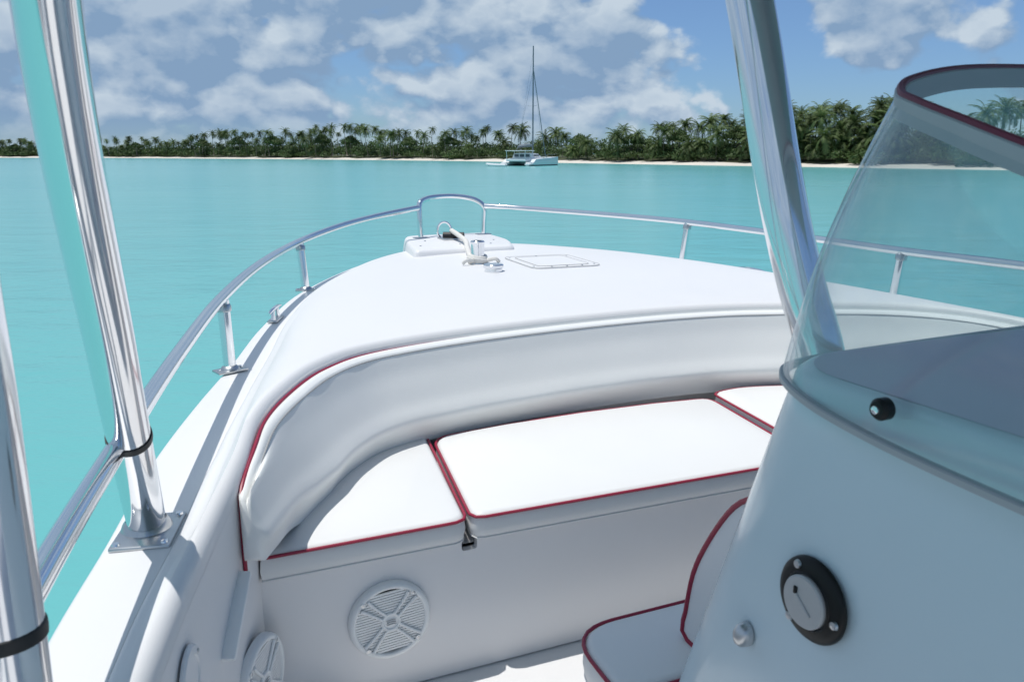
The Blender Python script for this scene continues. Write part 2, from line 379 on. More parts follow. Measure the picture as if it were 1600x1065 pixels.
def scrub():
    parts = []
    px = -120
    while px < 1750:
        p, nrm = shore_at(px); dist = np.linalg.norm(p); ppm = 1244/dist
        low = np.interp(px, [0, 170, 320, 520, 640, 760, 900, 1000, 1150, 1300, 1600], [3.4, 3.5, 4.3, 4.5, 3.8, 3.4, 3.2, 2.8, 3.2, 3.6, 3.2])
        for row, (d0, hs) in enumerate([(4.4, .42), (7.0, .7), (11, .95), (17, 1.08)]):
            q = p+nrm*(d0+rng.uniform(-1.2, 1.4)); h = low*hs*rng.uniform(.7, 1.2)
            if row == 0 and rng.random() < .35: continue
            rx = rng.uniform(1.5, 2.6)*(.75 if row == 0 else 1.2)
            leaf = .16+.00065*dist
            n = int(420*(1.0 if dist < 160 else .55))
            parts.append(clump((q[0], q[1], .9+h*.35), rx, h*.72, n, leaf))
        px += 2.0*ppm*rng.uniform(.8, 1.2)
    C = np.concatenate([p[0] for p in parts]); A = np.concatenate([p[1] for p in parts]); B = np.concatenate([p[2] for p in parts])
    me = quads_mesh('shore_scrub', C, A, B, 'scrub'); o = bpy.data.objects.new('shore_scrub', me); COL.objects.link(o)
    tag(o, 'dense green scrub lining the beach below the palms', 'scrub', kind='stuff')
scrub()

def frond_geo(g, base, az, el, ln, droop, width):
    n = 15; dirv = np.array((math.cos(az)*math.cos(el), math.sin(az)*math.cos(el), math.sin(el))); p = np.array(base, float); step = ln/n
    side = np.array((-math.sin(az), math.cos(az), 0.)); pts = [p.copy()]
    cur = el
    for i in range(n):
        cur -= droop/n*(.5+i/n); cur = max(cur, -1.45)
        p = p+step*np.array((math.cos(az)*math.cos(cur), math.sin(az)*math.cos(cur), math.sin(cur))); pts.append(p.copy())
    for i in range(1, n):
        t = i/n; w = width*(math.sin(math.pi*min(1, t*.85+.12))**.7); fwd = pts[i+1]-pts[i-1]; fwd /= np.linalg.norm(fwd)
        for s in (-1, 1):
            tip = pts[i]+side*s*w*.8+fwd*w*.45+np.array((0, 0, -w*random.uniform(.2, .55)))
            a = pts[i]-fwd*step*.42; b = pts[i]+fwd*step*.42
            g.add([a, b, tip], [(0, 1, 2)])
    for i in range(n):
        a, b = pts[i], pts[i+1]; w = .035*(1-i/n)+.01
        g.add([a-side*w, a+side*w, b+side*w, b-side*w], [(0, 1, 2, 3)])
def crown_mesh(seed, ln=2.3, nf=26):
    random.seed(seed); g = Geo()
    for k in range(nf):
        t = k/nf; el = R(82)-t*R(115)+random.uniform(-.15, .15); az = k*2.39996+random.uniform(-.3, .3)
        az_b = az
        # the trade wind pushes the fronds to one side
        az_b += .35*math.sin(az-2.6)
        frond_geo(g, (0, 0, 0), az_b, el, ln*random.uniform(.85, 1.12), random.uniform(1.2, 2.1), .58)
    me = bpy.data.meshes.new('palm_crown'); me.from_pydata(g.V, [], g.F); me.materials.append(MT['frond']); return me
def trunk_mesh(seed):
    random.seed(seed); b = random.uniform(-.09, .09); c = random.uniform(-.09, .09)
    path = [(b*math.sin(t*2.6)*1.0, c*t*t, t) for t in np.linspace(0, 1, 9)]
    path = [(x-path[-1][0], y-path[-1][1], z) for x, y, z in path]
    V, Fc = tube(path, [.020-.009*t + (.012 if t == 0 else 0) for t in np.linspace(0, 1, 9)], 7)
    V = [(v[0], v[1], v[2]) for v in V]
    me = bpy.data.meshes.new('palm_trunk'); me.from_pydata([tuple(v) for v in V], [], Fc); me.materials.append(MT['bark']); me.shade_smooth(); return me
CROWNS = [crown_mesh(s, 2.3, n) for s, n in ((1, 34), (2, 28), (3, 40), (4, 32), (5, 26), (6, 36))]
TRUNKS = [trunk_mesh(s) for s in (11, 12, 13, 14)]
ORD = 'first second third fourth fifth sixth seventh eighth ninth tenth eleventh twelfth thirteenth fourteenth fifteenth sixteenth seventeenth eighteenth nineteenth twentieth twenty-first twenty-second twenty-third twenty-fourth twenty-fifth twenty-sixth twenty-seventh twenty-eighth twenty-ninth thirtieth thirty-first thirty-second thirty-third thirty-fourth thirty-fifth thirty-sixth thirty-seventh thirty-eighth thirty-ninth fortieth'.split()
def palm(px, topy, depth, label, group, cs=1.0):
    p, nrm = shore_at(px); q = p+nrm*depth; dist = math.hypot(*q)
    # keep the pixel column: move along the ray to that depth
    q = p/np.linalg.norm(p)*dist; z0 = 1.05
    fwd = q[1]; ztop = ZC + (240-topy)/1244*fwd*1.04 ; h = max(1.2, ztop - z0 - 1.45*cs)
    root = empty('coconut_palm', Matrix.Translation((q[0], q[1], z0)) @ Matrix.Rotation(random.uniform(-.5, .5), 4, 'Z'))
    tag(root, label, 'palm tree', group)
    lean = Matrix.Rotation(random.gauss(0, .06), 4, 'Y') @ Matrix.Rotation(random.gauss(0, .04), 4, 'X'); root.matrix_world = root.matrix_world @ lean
    t = bpy.data.objects.new('trunk', random.choice(TRUNKS)); COL.objects.link(t); t.parent = root; t.scale = (h*.62 if h < 5 else 5.2, h*.62 if h < 5 else 5.2, h)
    c = bpy.data.objects.new('crown', random.choice(CROWNS)); COL.objects.link(c); c.parent = root; c.location = (0, 0, h)
    s = cs*random.uniform(.9, 1.12); c.scale = (s, s, s*random.uniform(.9, 1.1)); c.rotation_euler = (random.uniform(-.12, .12), random.uniform(-.12, .12), random.uniform(-.5, .5))
def palms():
    random.seed(21)
    prof = ([-150, 0, 70, 170, 280, 300, 400, 450, 500, 560, 600, 640, 760, 800, 900, 930, 960, 1000, 1060, 1110, 1180, 1240, 1320, 1390, 1480, 1550, 1650],
            [219, 219, 218, 217, 216, 211, 204, 204, 200, 196, 201, 200, 198, 197, 205, 208, 198, 200, 180, 182, 170, 168, 165, 156, 175, 150, 150])
    zones = [(-140, 165, 6.5, (14, 45), 'small dark palm on the far low shore at the left edge of the view', 'far palms at the left'),
             (165, 300, 5.5, (9, 40), 'small palm standing in a gappy row on the far left shore', 'gappy row of far palms'),
             (300, 520, 5.2, (8, 45), 'palm in the dense grove left of the sailing catamaran', 'dense grove left of the catamaran'),
             (520, 760, 11, (8, 38), '%s palm from the left in the loose skyline row left of the catamaran mast', 'loose palm row left of the mast'),
             (760, 930, 15, (10, 40), '%s slim palm from the left above the scrub behind the catamaran', 'slim palms behind the catamaran'),
             (945, 1165, 15, (7, 26), '%s feathery palm from the left between the catamaran and the chrome canopy leg', 'palms right of the catamaran'),
             (1165, 1410, 11, (7, 28), '%s large palm from the left in the tall grove beside the windshield', 'tall grove beside the windshield'),
             (1410, 1720, 22, (9, 28), '%s palm from the left on the shore seen through the windshield', 'palms seen through the windshield')]
    for (a, b, sp, dr, lab, grp) in zones:
        x = a; cnt = 0
        while x < b:
            ty = np.interp(x, *prof)-2+abs(random.gauss(0, 1.1))*np.interp(x, [0, 400, 900, 1100, 1400], [4, 9, 10, 13, 14])
            if not (905 < x < 950 and random.random() < .6):
                palm(x, ty, random.uniform(*dr), lab % ORD[cnt] if '%s' in lab else lab, grp, np.interp(x, [0, 600, 1000, 1400], [.92, .92, .98, 1.1])*random.choice((.72, .85, .95, 1.0, 1.1, 1.22))); cnt += 1
            x += sp*random.uniform(.55, 1.5)
    # young palms with fronds down to the ground, in front of the grove
    for k, (x, ty, cs) in enumerate(sorted([(455, 222, 1.0), (480, 214, 1.2), (595, 212, 1.3), (610, 205, 1.2), (680, 226, .9), (730, 224, .9), (965, 203, 1.2), (1025, 212, 1.3), (1035, 195, 1.2), (1075, 218, 1.0), (1095, 214, 1.1), (1118, 195, 1.3), (1165, 215, 1.2),
                      (1175, 200, 1.2), (1250, 200, 1.3), (1275, 212, 1.2), (1290, 196, 1.3), (1310, 205, 1.3), (1345, 200, 1.4), (1365, 208, 1.3), (1378, 190, 1.4), (1398, 202, 1.3), (1240, 185, 1.2), (1265, 178, 1.2), (1330, 178, 1.2), (1360, 176, 1.2), (1385, 172, 1.2), (1205, 190, 1.2), (1225, 205, 1.2)])):
        palm(x, ty, random.uniform(5, 9), ORD[k]+' young palm from the left with low fronds at the front edge of the scrub', 'young palms at the beach edge', cs)
palms()
def shore_trees():
    cs = [clump((0, 0, .1), 1.0, .75, 900, .11), clump((.75, .2, -.1), .62, .5, 380, .11), clump((-.7, -.1, -.15), .6, .5, 380, .11), clump((.1, .1, .55), .6, .5, 350, .11)]
    me = quads_mesh('tree_crown', *[np.concatenate([c[k] for c in cs]) for k in range(3)], 'scrub')
    g = Geo().add(*tube([(0, 0, 0), (.05, 0, .45), (0, 0, 1)], [.09, .06, .03], 7)).add(*tube([(.05, 0, .45), (.4, .1, .9)], [.04, .02], 6)).add(*tube([(.03, 0, .5), (-.4, 0, .95)], [.04, .02], 6))
    tm = bpy.data.meshes.new('tree_trunk'); tm.from_pydata([tuple(v) for v in g.V], [], g.F); tm.materials.append(MT['bark'])
    for k, (px, h, w, d) in enumerate([(25, 5.2, 3.0, 16), (118, 5.4, 3.2, 20), (215, 5.6, 3.0, 18), (318, 6.4, 3.2, 18), (372, 7.0, 3.4, 22), (430, 7.0, 3.4, 18), (505, 7.2, 3.0, 20), (548, 6.6, 3.0, 24), (640, 5.6, 2.8, 18), (705, 5.4, 3.0, 20), (905, 4.8, 2.6, 16), (985, 4.6, 2.6, 14), (1060, 5.2, 2.4, 14), (1150, 5.6, 2.6, 15), (1235, 6.0, 2.8, 14), (1320, 6.2, 2.8, 14)]):
        p, nrm = shore_at(px); q = p+nrm*d; q = p/np.linalg.norm(p)*math.hypot(*q)
        r = empty('shore_tree', Matrix.Translation((q[0], q[1], 1.0)) @ Matrix.Rotation(k*1.7, 4, 'Z')); tag(r, ORD[k]+' rounded broadleaf tree from the left among the shore palms', 'tree', 'broadleaf trees on the shore')
        t = bpy.data.objects.new('trunk', tm); COL.objects.link(t); t.parent = r; h *= .86; t.scale = (w*.8, w*.8, h*.75)
        c = bpy.data.objects.new('crown', me); COL.objects.link(c); c.parent = r; c.location = (0, 0, h*.72); c.scale = (w*.8, w*.8, h*.36)
shore_trees()
def bushes():
    C, A, B = clump((0, 0, 0), 1.0, 1.0, 900, .13); me = quads_mesh('beach_shrub', C, A, B, 'scrub')
    for i, (px, w, h, lab) in enumerate([(1338, 3.0, 2.0, 'large rounded green shrub on the sand beside the windshield'), (1045, 2.0, 1.3, 'low green shrub on the sand left of the chrome post'),
                       (690, 2.6, 1.9, 'rounded shrub at the beach left of the catamaran'), (440, 3.0, 1.8, 'dark shrub reaching the far beach'), (1500, 2.6, 1.6, 'shrub on the beach seen through the windshield')]):
        p, nrm = shore_at(px); q = p+nrm*4.0
        o = bpy.data.objects.new('beach_shrub', me); COL.objects.link(o); o.location = (q[0], q[1], .95); o.scale = (w, w, h); o.rotation_euler = (0, 0, i*1.3)
        tag(o, lab, 'shrub', 'shrubs on the beach')
    # bleached driftwood snag leaning in the grove
    p, nrm = shore_at(1300); q = p+nrm*8
    V, Fc = tube(catmull([(1.4, 0, 0), (.6, .1, 1.0), (-.2, 0, 1.9), (-.9, .1, 3.1)], 10), np.linspace(.11, .05, 10), 7)
    g = Geo().add(V, Fc).add(*tube([(-.2, 0, 1.9), (.2, 0, 2.6), (.3, .1, 3.2)], [.05, .04, .02], 6))
    o = mk('driftwood_snag', g.V, g.F, 'rope'); o.location = (q[0], q[1], .9); tag(o, 'bleached bare snag leaning among the palms near the windshield', 'dead tree')
bushes()

# ------------------------------------------------------------------ catamaran
def catamaran():
    p = wpix(806, 259.6); root = empty('sailing_catamaran', Matrix.Translation((p[0], p[1]+1, 0)) @ Matrix.Rotation(R(-30), 4, 'Z') @ Matrix.Diagonal((.86, .86, .72, 1)))
    tag(root, 'white sailing catamaran with bare mast anchored off the beach', 'catamaran')
    for sx in (-1, 1):
        rows = []
        for y, w, top, kl in [(-.4, .50, .45, .12), (0, .62, .5, -.2), (.9, .70, .75, -.3), (1.6, .74, 1.35, -.35), (4, .78, 1.5, -.4), (7, .72, 1.6, -.4), (9.5, .45, 1.75, -.35), (11.2, .06, 1.85, -.1)]:
            rows.append([(sx*2.45+w*a, y, z) for a, z in ((-.9, top), (-1, top*.7), (-.92, .25), (-.5, kl), (.5, kl), (.92, .25), (1, top*.7), (.9, top))])
        V, Fc = grid(rows); n = len(rows[0]); Fc += [tuple(range(n)), tuple((len(rows)-1)*n+k for k in range(n))]
        Fc += [(i*n, (i+1)*n, (i+1)*n+n-1, i*n+n-1) for i in range(len(rows)-1)]
        h = mk('hull', V, Fc, 'catw', root)
        rows = []
        for y, w in [(-.42, .52), (0, .64), (.9, .71), (4, .78), (7, .71), (9.5, .44), (11.0, .08)]:
            rows.append([(sx*2.45+(w+.012)*a, y, z) for a, z in ((-.97, .20), (-.9, -.05), (.9, -.05), (.97, .20))])
        mk('waterline_stripe', *grid(rows), 'catb', h)
        mk('hull_window', *box((sx*2.45-.76, 4.6, 1.12), (.06, 2.0, .16), .02), 'catg', h)
    mk('bridge_deck', *box((0, 4.3, 1.2), (4.2, 6.4, .7), .15), 'catw', root)
    rows = []
    for y, w, z0, z1 in [(2.2, 1.95, 1.5, 2.55), (3.2, 2.0, 1.5, 2.62), (5.2, 1.9, 1.5, 2.5), (6.4, 1.6, 1.5, 2.1), (7.4, 1.3, 1.52, 1.62)]:
        rows.append([(-w, y, z0), (-w*.93, y, (z0+z1)/2), (-w*.82, y, z1-.06), (-w*.5, y, z1), (w*.5, y, z1), (w*.82, y, z1-.06), (w*.93, y, (z0+z1)/2), (w, y, z0)])
    V, Fc = grid(rows); Fc += [tuple(range(8)), tuple(32+k for k in range(8))]
    cab = mk('cabin', V, Fc, 'catw', root)
    for x in (-1.1, 0, 1.1): mk('window', *box((x, 2.17, 2.1), (.85, .06, .55), .02), 'catg', cab)
    for sx in (-1, 1): mk('side_window', *box((sx*1.93, 4.0, 2.12), (.07, 2.0, .34), .02), 'catg', cab)
    roof = mk('cockpit_roof', *box((0, 1.4, 3.05), (4.1, 3.2, .14), .05), 'catw', root)
    for sx in (-1, 1):
        for y in (0, 2.7): mk('roof_post', *tube([(sx*1.85, y, 1.45), (sx*1.85, y, 3.0)], .045, 8), 'catw', roof)
    mk('cockpit', *box((0, 1.0, 1.15), (3.9, 2.0, .5), .06), 'catw', root)
    for sx in (-1, 1): mk('transom_step', *box((sx*2.45, .35, .52), (1.0, .7, .5), .06), 'catw', root)
    mk('boom', *tube([(0, 5.9, 4.0), (0, .6, 3.75)], .10, 10), 'spar', root)
    mk('stowed_sail', *tube(catmull([(0, 5.7, 4.25), (0, 4, 4.3), (0, 2, 4.12), (0, .8, 3.95)], 14), [.10, .2, .24, .25, .25, .25, .24, .23, .22, .2, .19, .17, .14, .08], 10), 'sail', root)
    mast = mk('mast', *tube([(0, 6.1, 2.3), (0, 6.1, 24.2)], [.14, .10], 10), 'spar', root)
    mk('furled_jib', *tube([(0, 11.0, 1.9), (0, 6.3, 19.3)], [.09, .05], 8), 'spar', root)
    for sx in (-1, 1):
        mk('shroud', *tube([(sx*2.9, 4.8, 1.5), (sx*.05, 6.1, 19.2)], .018, 5), 'spar', root)
        mk('spreader', *tube([(0, 6.1, 12.2), (sx*.9, 5.8, 12.3)], .03, 6), 'spar', mast)
        mk('lifeline', *tube([(sx*2.9, 1.8, 2.1), (sx*2.95, 5, 2.15), (sx*2.7, 9.0, 2.3), (sx*2.4, 10.8, 2.4)], .02, 5), 'spar', root)
        for y in (2, 4, 6, 8): mk('lifeline_post', *tube([(sx*2.9, y, 1.4), (sx*2.92, y, 2.18)], .02, 5), 'spar', root)
    mk('topping_lift', *tube([(0, .7, 3.8), (0, 6.0, 22.8)], .012, 5), 'spar', root)
    mk('bow_beam', *tube([(-2.4, 10.6, 1.7), (2.4, 10.6, 1.7)], .09, 8), 'catw', root)
    # dinghy lying astern
    q = wpix(777, 260.6); d = empty('dinghy', Matrix.Translation((q[0], q[1], 0)) @ Matrix.Rotation(R(80), 4, 'Z')); tag(d, 'low grey inflatable dinghy tied astern of the catamaran', 'dinghy')
    path = catmull([(-.55, -1.3, .2), (-.58, 0, .22), (-.45, 1.0, .28), (0, 1.5, .36), (.45, 1.0, .28), (.58, 0, .22), (.55, -1.3, .2)], 28)
    mk('tube', *tube(path, .17, 10), 'catw', d); mk('floor', *box((0, 0, .12), (.95, 2.4, .05), .01), 'spar', d); mk('transom', *box((0, -1.15, .25), (.9, .06, .32), .01), 'spar', d)
catamaran()

# ------------------------------------------------------------------ the boat we stand in
boat = empty('motor_boat', MBOAT)
tag(boat, 'white open motorboat seen from its helm, bow towards the palm shore', 'boat')
GO = [(-1.62, -3.6, -.64), (-1.62, -.8, -.61), (-1.60, .3, -.60), (-1.56, .75, -.60), (-1.52, 1.05, -.60), (-1.465, 1.33, -.60), (-1.405, 1.66, -.60), (-1.315, 2.0, -.596), (-1.2, 2.37, -.588), (-1.076, 2.783, -.575), (-.863, 3.34, -.56),
      (-.497, 3.91, -.54), (-.15, 4.21, -.53), (.17, 4.31, -.525), (.476, 4.207, -.527), (.726, 3.933, -.53), (.905, 3.577, -.53), (.985, 3.28, -.532), (1.06, 2.8, -.545), (1.13, 2.45, -.565), (1.22, 1.98, -.58), (1.32, 1.5, -.6), (1.42, 1.0, -.6), (1.5, .3, -.6), (1.52, -.8, -.61), (1.52, -3.6, -.64)]
LI = [(-1.50, -3.6, -.635), (-1.50, -.8, -.605), (-1.485, .3, -.596), (-1.453, .75, -.594), (-1.40, 1.03, -.59), (-1.335, 1.26, -.572), (-1.265, 1.45, -.53), (-1.22, 1.60, -.502), (-1.15, 1.745, -.49), (-1.05, 1.90, -.485), (-.90, 2.03, -.485),
      (-.62, 2.115, -.485), (-.25, 2.16, -.485), (.1, 2.168, -.485), (.35, 2.14, -.485), (.55, 2.08, -.485), (.75, 2.0, -.485), (.9, 1.92, -.487), (1.02, 1.8, -.49), (1.10, 1.67, -.50), (1.17, 1.5, -.52), (1.25, 1.3, -.54), (1.33, 1.0, -.56), (1.4, .3, -.57), (1.41, -.8, -.57), (1.41, -3.6, -.60)]
SW = [.085, .085, .085, .085, .094, .105, .118, .110, .095, .080, .070, .058, .050, .045, .045, .045, .045, .045, .045, .045, .04, .05, .06, .06, .06, .06]
TS = np.concatenate([np.linspace(0, 1, 6)[:-1], np.linspace(1, 24, 23*7+1), np.linspace(24, 25, 6)[1:]])
go = cat_param(GO, TS); li = cat_param(LI, TS); sw = np.interp(TS, range(26), SW)
ng, nl = normals2d(go, False), normals2d(li, False)       # both point inboard
def offs(c, n, d, z):
    return np.column_stack([c[:, 0]+n[:, 0]*d, c[:, 1]+n[:, 1]*d, np.broadcast_to(z, (len(c),))])
gi = offs(go, ng, sw, go[:, 2]+.002)
rows = [offs(go, ng, 0, go[:, 2]-.035), offs(go, ng, -.006, go[:, 2]-.028), offs(go, ng, -.006, go[:, 2]-.010), offs(go, ng, .0, go[:, 2]-.002), offs(go, ng, .006, go[:, 2]), gi]
g = Geo().add(*grid([list(map(tuple, r)) for r in rows])).zc(); mk('gunwale', g.V, g.F, 'deck', boat, smooth=50)
# raised deck: step, crowned surface, rolled lip
fore = np.clip(np.interp(TS, [4, 8, 21, 23], [0, 1, 1, 0]), 0, 1)
rise = .004+.024*fore
k3 = np.clip((np.linalg.norm((li-gi)[:, :2], axis=1))/.06, .25, 1)
st1 = offs(gi, ng, .006*k3, gi[:, 2]+rise*.55); st2 = offs(gi, ng, .018*k3, gi[:, 2]+rise*.95); st3 = offs(gi, ng, .032*k3, gi[:, 2]+rise*1.12)
drows = [gi+np.array((0, 0, -.0005)), st1, st2, st3]
wid = np.linalg.norm((li-st3)[:, :2], axis=1)
for u in np.linspace(0, 1, 13)[1:]:
    b = st3*(1-u)+li*u; b[:, 2] += .022*math.sin(math.pi*u)*np.clip(wid/1.5, 0, 1); drows.append(b)
lz = li[:, 2]
for d, dz in [(.006, -.001), (.013, -.005), (.019, -.013), (.022, -.024), (.022, -.042)]: drows.append(offs(li, nl, d, lz+dz))
g = Geo().add(*grid([list(map(tuple, r)) for r in drows])).zc(); foredeck = mk('foredeck', g.V, g.F, 'deck', boat, smooth=60)
SOLE = -1.14
wrows = [offs(li, nl, .0222, lz-.041), offs(li, nl, .020, -.70), offs(li, nl, .018, -.9), offs(li, nl, .022, SOLE+.06), offs(li, nl, .04, SOLE+.015), offs(li, nl, .08, SOLE+.001)]
g = Geo().add(*grid([list(map(tuple, r)) for r in wrows])).zc(); mk('inner_wall', g.V, g.F, 'liner', boat, smooth=50)
# hull outside
fac = np.interp(TS, [0, 9, 13, 17, 25], [.06, .16, .42, .16, .06])
hr = [offs(go, ng, .004, go[:, 2]-.034), offs(go, ng, fac*.45, -ZC+.75), offs(go, ng, fac, -ZC+.15), offs(go, ng, fac*1.15+.05, -ZC-.1), offs(go, ng, fac*1.3+.5, -ZC-.35)]
V, Fc = grid([list(map(tuple, r)) for r in hr]); n = len(go)
Fc.append(tuple([r*n for r in range(5)]+[r*n+n-1 for r in reversed(range(5))]))
g = Geo().add(V, Fc).zc(); mk('hull', g.V, g.F, 'gel', boat, smooth=40)
# cockpit sole
sol = offs(li, nl, .06, SOLE); keep = sol[(sol[:, 1] < 1.505)]; P = [tuple(p) for p in keep]
P = [(x, y if y < 1.40 else 1.515, z) for x, y, z in P]
g = Geo().add(P, [tuple(range(len(P)))]).zc(); mk('cockpit_sole', g.V, g.F, 'deck', boat, smooth=0)
# seat base with finger notch
YF = 1.50
prof = round_poly([(-1.262, SOLE+.004, 0), (-1.262, -.815, .012), (-.812, -.815, .003), (-.812, -.842, .008), (-.776, -.842, .008), (-.776, -.815, .003), (1.17, -.815, .012), (1.17, SOLE+.004, 0)], .01, 5)
n = len(prof)
V = [(x, YF, z) for x, z in prof]+[(x, YF+.018, z) for x, z in prof]
Fc = [tuple(range(n)), tuple(range(n, 2*n))]+[(i, (i+1) % n, n+(i+1) % n, n+i) for i in range(n)]
g = Geo().add(V, Fc).zc(); mk('seat_front_panel', g.V, g.F, 'liner', boat, smooth=30)
shelf = [(-1.22, YF+.0185), (-1.17, 1.66), (-1.07, 1.85), (-.9, 2.0), (-.5, 2.1), (0, 2.13), (.5, 2.06), (.9, 1.88), (1.1, 1.6), (1.15, YF+.0185)]
g = Geo().add([(x, y, -.835) for x, y in shelf], [tuple(range(len(shelf)))]).zc(); mk('seat_shelf', g.V, g.F, 'liner', boat, smooth=0)

# ---- cushions (each can be lifted out)
def cushion(name, outline, ztop, thick, label, group, m='vinyl', crown=.012, pipes=True):
    P = resample(outline, .02); n = normals2d(P); area = .5*np.sum(P[:, 0]*np.roll(P[:, 1], -1)-np.roll(P[:, 0], -1)*P[:, 1])
    if area > 0: n = -n                       # inward
    c = P.mean(0); off = (c[0], c[1], ztop-thick+ZC)
    rows = []
    for ins, z in [(.010, -thick), (.001, -thick+.010), (-.003, -thick*.55), (.0, -.014), (.002, -.007), (.007, -.001), (.014, .002)]:
        rows.append([(*(P[i]+n[i]*ins), ztop+z) for i in range(len(P))])
    V, Fc = grid(rows, True); k = len(P); Fc += [tuple(range(k)), tuple((len(rows)-1)*k+i for i in range(k))]
    g = Geo().add(V, Fc).zc()
    o = mk(name, g.V, g.F, m, off=off, smooth=70, world_m=MBOAT @ Matrix.Translation(off)); tag(o, label, 'cushion', group)
    if pipes:
        pp = [(*(P[i]-n[i]*.002), ztop-.005) for i in range(len(P))]
        V, Fc = tube(pp, .0036, 8, closed=True); g = Geo().add(V, Fc).zc(); mk('piping', g.V, g.F, 'red', o, off=off)
        pp = [(*(P[i]+n[i]*.002), ztop-thick+.006) for i in range(len(P))]
        V, Fc = tube(pp, .0022, 6, closed=True); g = Geo().add(V, Fc).zc(); mk('hem_seam', g.V, g.F, m, o, off=off)
    return o
ZT = -.757
bk = catmull([(-1.228, 1.50), (-1.182, 1.60), (-1.087, 1.815), (-.99, 1.94), (-.90, 1.995), (-.775, 2.02)], 26)
cushion('seat_cushion', round_poly([(*p, 0) for p in bk]+[(-.735, 2.015, .03), (-.806, 1.482, .03), (-1.236, 1.482, .02)], .02), ZT, .062,
        'white vinyl cushion filling the left corner of the bow seat', 'bow seat cushions')
cushion('seat_cushion', round_poly([(-.793, 1.482, .03), (-.722, 1.985, .06), (-.5, 2.01, 0), (-.25, 2.02, 0), (0, 2.012, 0), (.20, 1.99, .05), (.128, 1.462, .03), (-.3, 1.472, 0)], .02), ZT+.002, .062,
        'long white vinyl cushion in the middle of the bow seat', 'bow seat cushions')
bk = catmull([(.215, 2.0), (.35, 2.005), (.55, 1.945), (.75, 1.86), (.9, 1.75), (1.02, 1.6), (1.10, 1.47)], 24)
cushion('seat_cushion', round_poly([(.145, 1.462, .03), (.215, 1.992, .04)]+[(*p, 0) for p in bk[1:]]+[(1.1, 1.46, .02)], .02), ZT+.016, .075,
        'white vinyl bow seat cushion partly hidden by the console', 'bow seat cushions')

# ---- padded backrest bolster round the bow seat
def bolster():
    i0 = int(np.argmin(np.hypot(li[:, 0]+1.285, li[:, 1]-1.40))); i1 = int(np.argmin(np.hypot(li[:, 0]-1.22, li[:, 1]-1.40)))
    sl = slice(i0, i1+1); c = li[sl]; nn = nl[sl]
    # resample evenly
    s = np.r_[0, np.cumsum(np.linalg.norm(np.diff(c, axis=0), axis=1))]; t = np.linspace(0, s[-1], 270)
    c = np.stack([np.interp(t, s, c[:, k]) for k in range(3)], 1); nn = normals2d(c, False)
    zt = np.minimum(c[:, 2]-.026, -.511)-.012*np.clip(1-t/.08, 0, 1)**2
    wav = .0006*np.sin(t*9)+.0004*np.sin(t*23+1)
    tap = np.interp(t, [0, .12, .40, s[-1]-.4, s[-1]], [.50, .63, 1, 1, .6])
    sec = [(.026, -.765, 0), (.024, None, -.008), (.027, None, 0), (.037, None, .003), (.048, None, -.001), (.056, None, -.010), (.070, -.565, 0), (.087, -.605, 1), (.104, -.645, 1), (.119, -.672, 1), (.125, -.688, 0), (.122, -.704, 0), (.110, -.725, 0), (.100, -.748, 0), (.096, -.765, 0)]
    kz = np.interp(t, [0, .28], [.72, 1])
    rows = []
    for d, z, e in sec:
        zz = (zt+e) if z is None else zt+(z-zt)*kz
        dd = .024+(d-.024)*tap+(wav if (z is not None and e == 1) else 0)
        rows.append(np.column_stack([c[:, 0]+nn[:, 0]*dd, c[:, 1]+nn[:, 1]*dd, zz]))
    A = np.array(rows)                           # section x along
    A = np.transpose(A, (1, 0, 2))               # along x section
    AK = A[::3]; A = np.array([catmull(a, None)[::4] for a in A])
    tang0 = (A[0]-A[1]).mean(0); tang0[2] = 0; tang0 /= np.linalg.norm(tang0); tang1 = (A[-1]-A[-2]).mean(0); tang1[2] = 0; tang1 /= np.linalg.norm(tang1)
    def cap(a, tg): return [a*(1-k)+a.mean(0)*k+tg*d for k, d in ((.06, .012), (.18, .021), (.5, .027), (.9, .029))]
    rows = list(reversed(cap(A[0], tang0)))+list(A)+cap(A[-1], tang1)
    V, Fc = grid([list(map(tuple, r)) for r in rows], True); k = A.shape[1]; Fc += [tuple(range(k)), tuple((len(rows)-1)*k+j for j in range(k))]
    A = AK
    off = (0, 2.05, -.80+ZC)
    g = Geo().add(V, Fc).zc(); o = mk('backrest_bolster', g.V, g.F, 'bolster', off=off, smooth=70, world_m=MBOAT @ Matrix.Translation(off))
    tag(o, 'long curved white padded backrest wrapping round the bow seat', 'backrest')
    pb = [A[0][1]+np.array((0, 0, -.150))+tang0*.004, A[0][1]+np.array((0, 0, -.085))+tang0*.006, A[0][1]+np.array((0, 0, -.03))+tang0*.006]
    pp = catmull(pb+[A[i][2]+np.array((0, -.002*min(1, i/28), .003-.0065*min(1, max(0, i-10)/22))) for i in range(0, 90, 3)], 150)
    g = Geo().add(*tube(pp, .0038, 8)).zc(); mk('piping', g.V, g.F, 'red', o, off=off)
    ss = catmull([A[0][5]+np.array((0, 0, -.10))+tang0*.010, A[0][5]+np.array((0, 0, -.04))+tang0*.010]+[A[i][5]+np.array((0, 0, .001)) for i in range(0, 90, 3)], 150)
    g = Geo().add(*tube(ss, .0014, 6)).zc(); mk('top_seam', g.V, g.F, 'gap', o, off=off)
bolster()

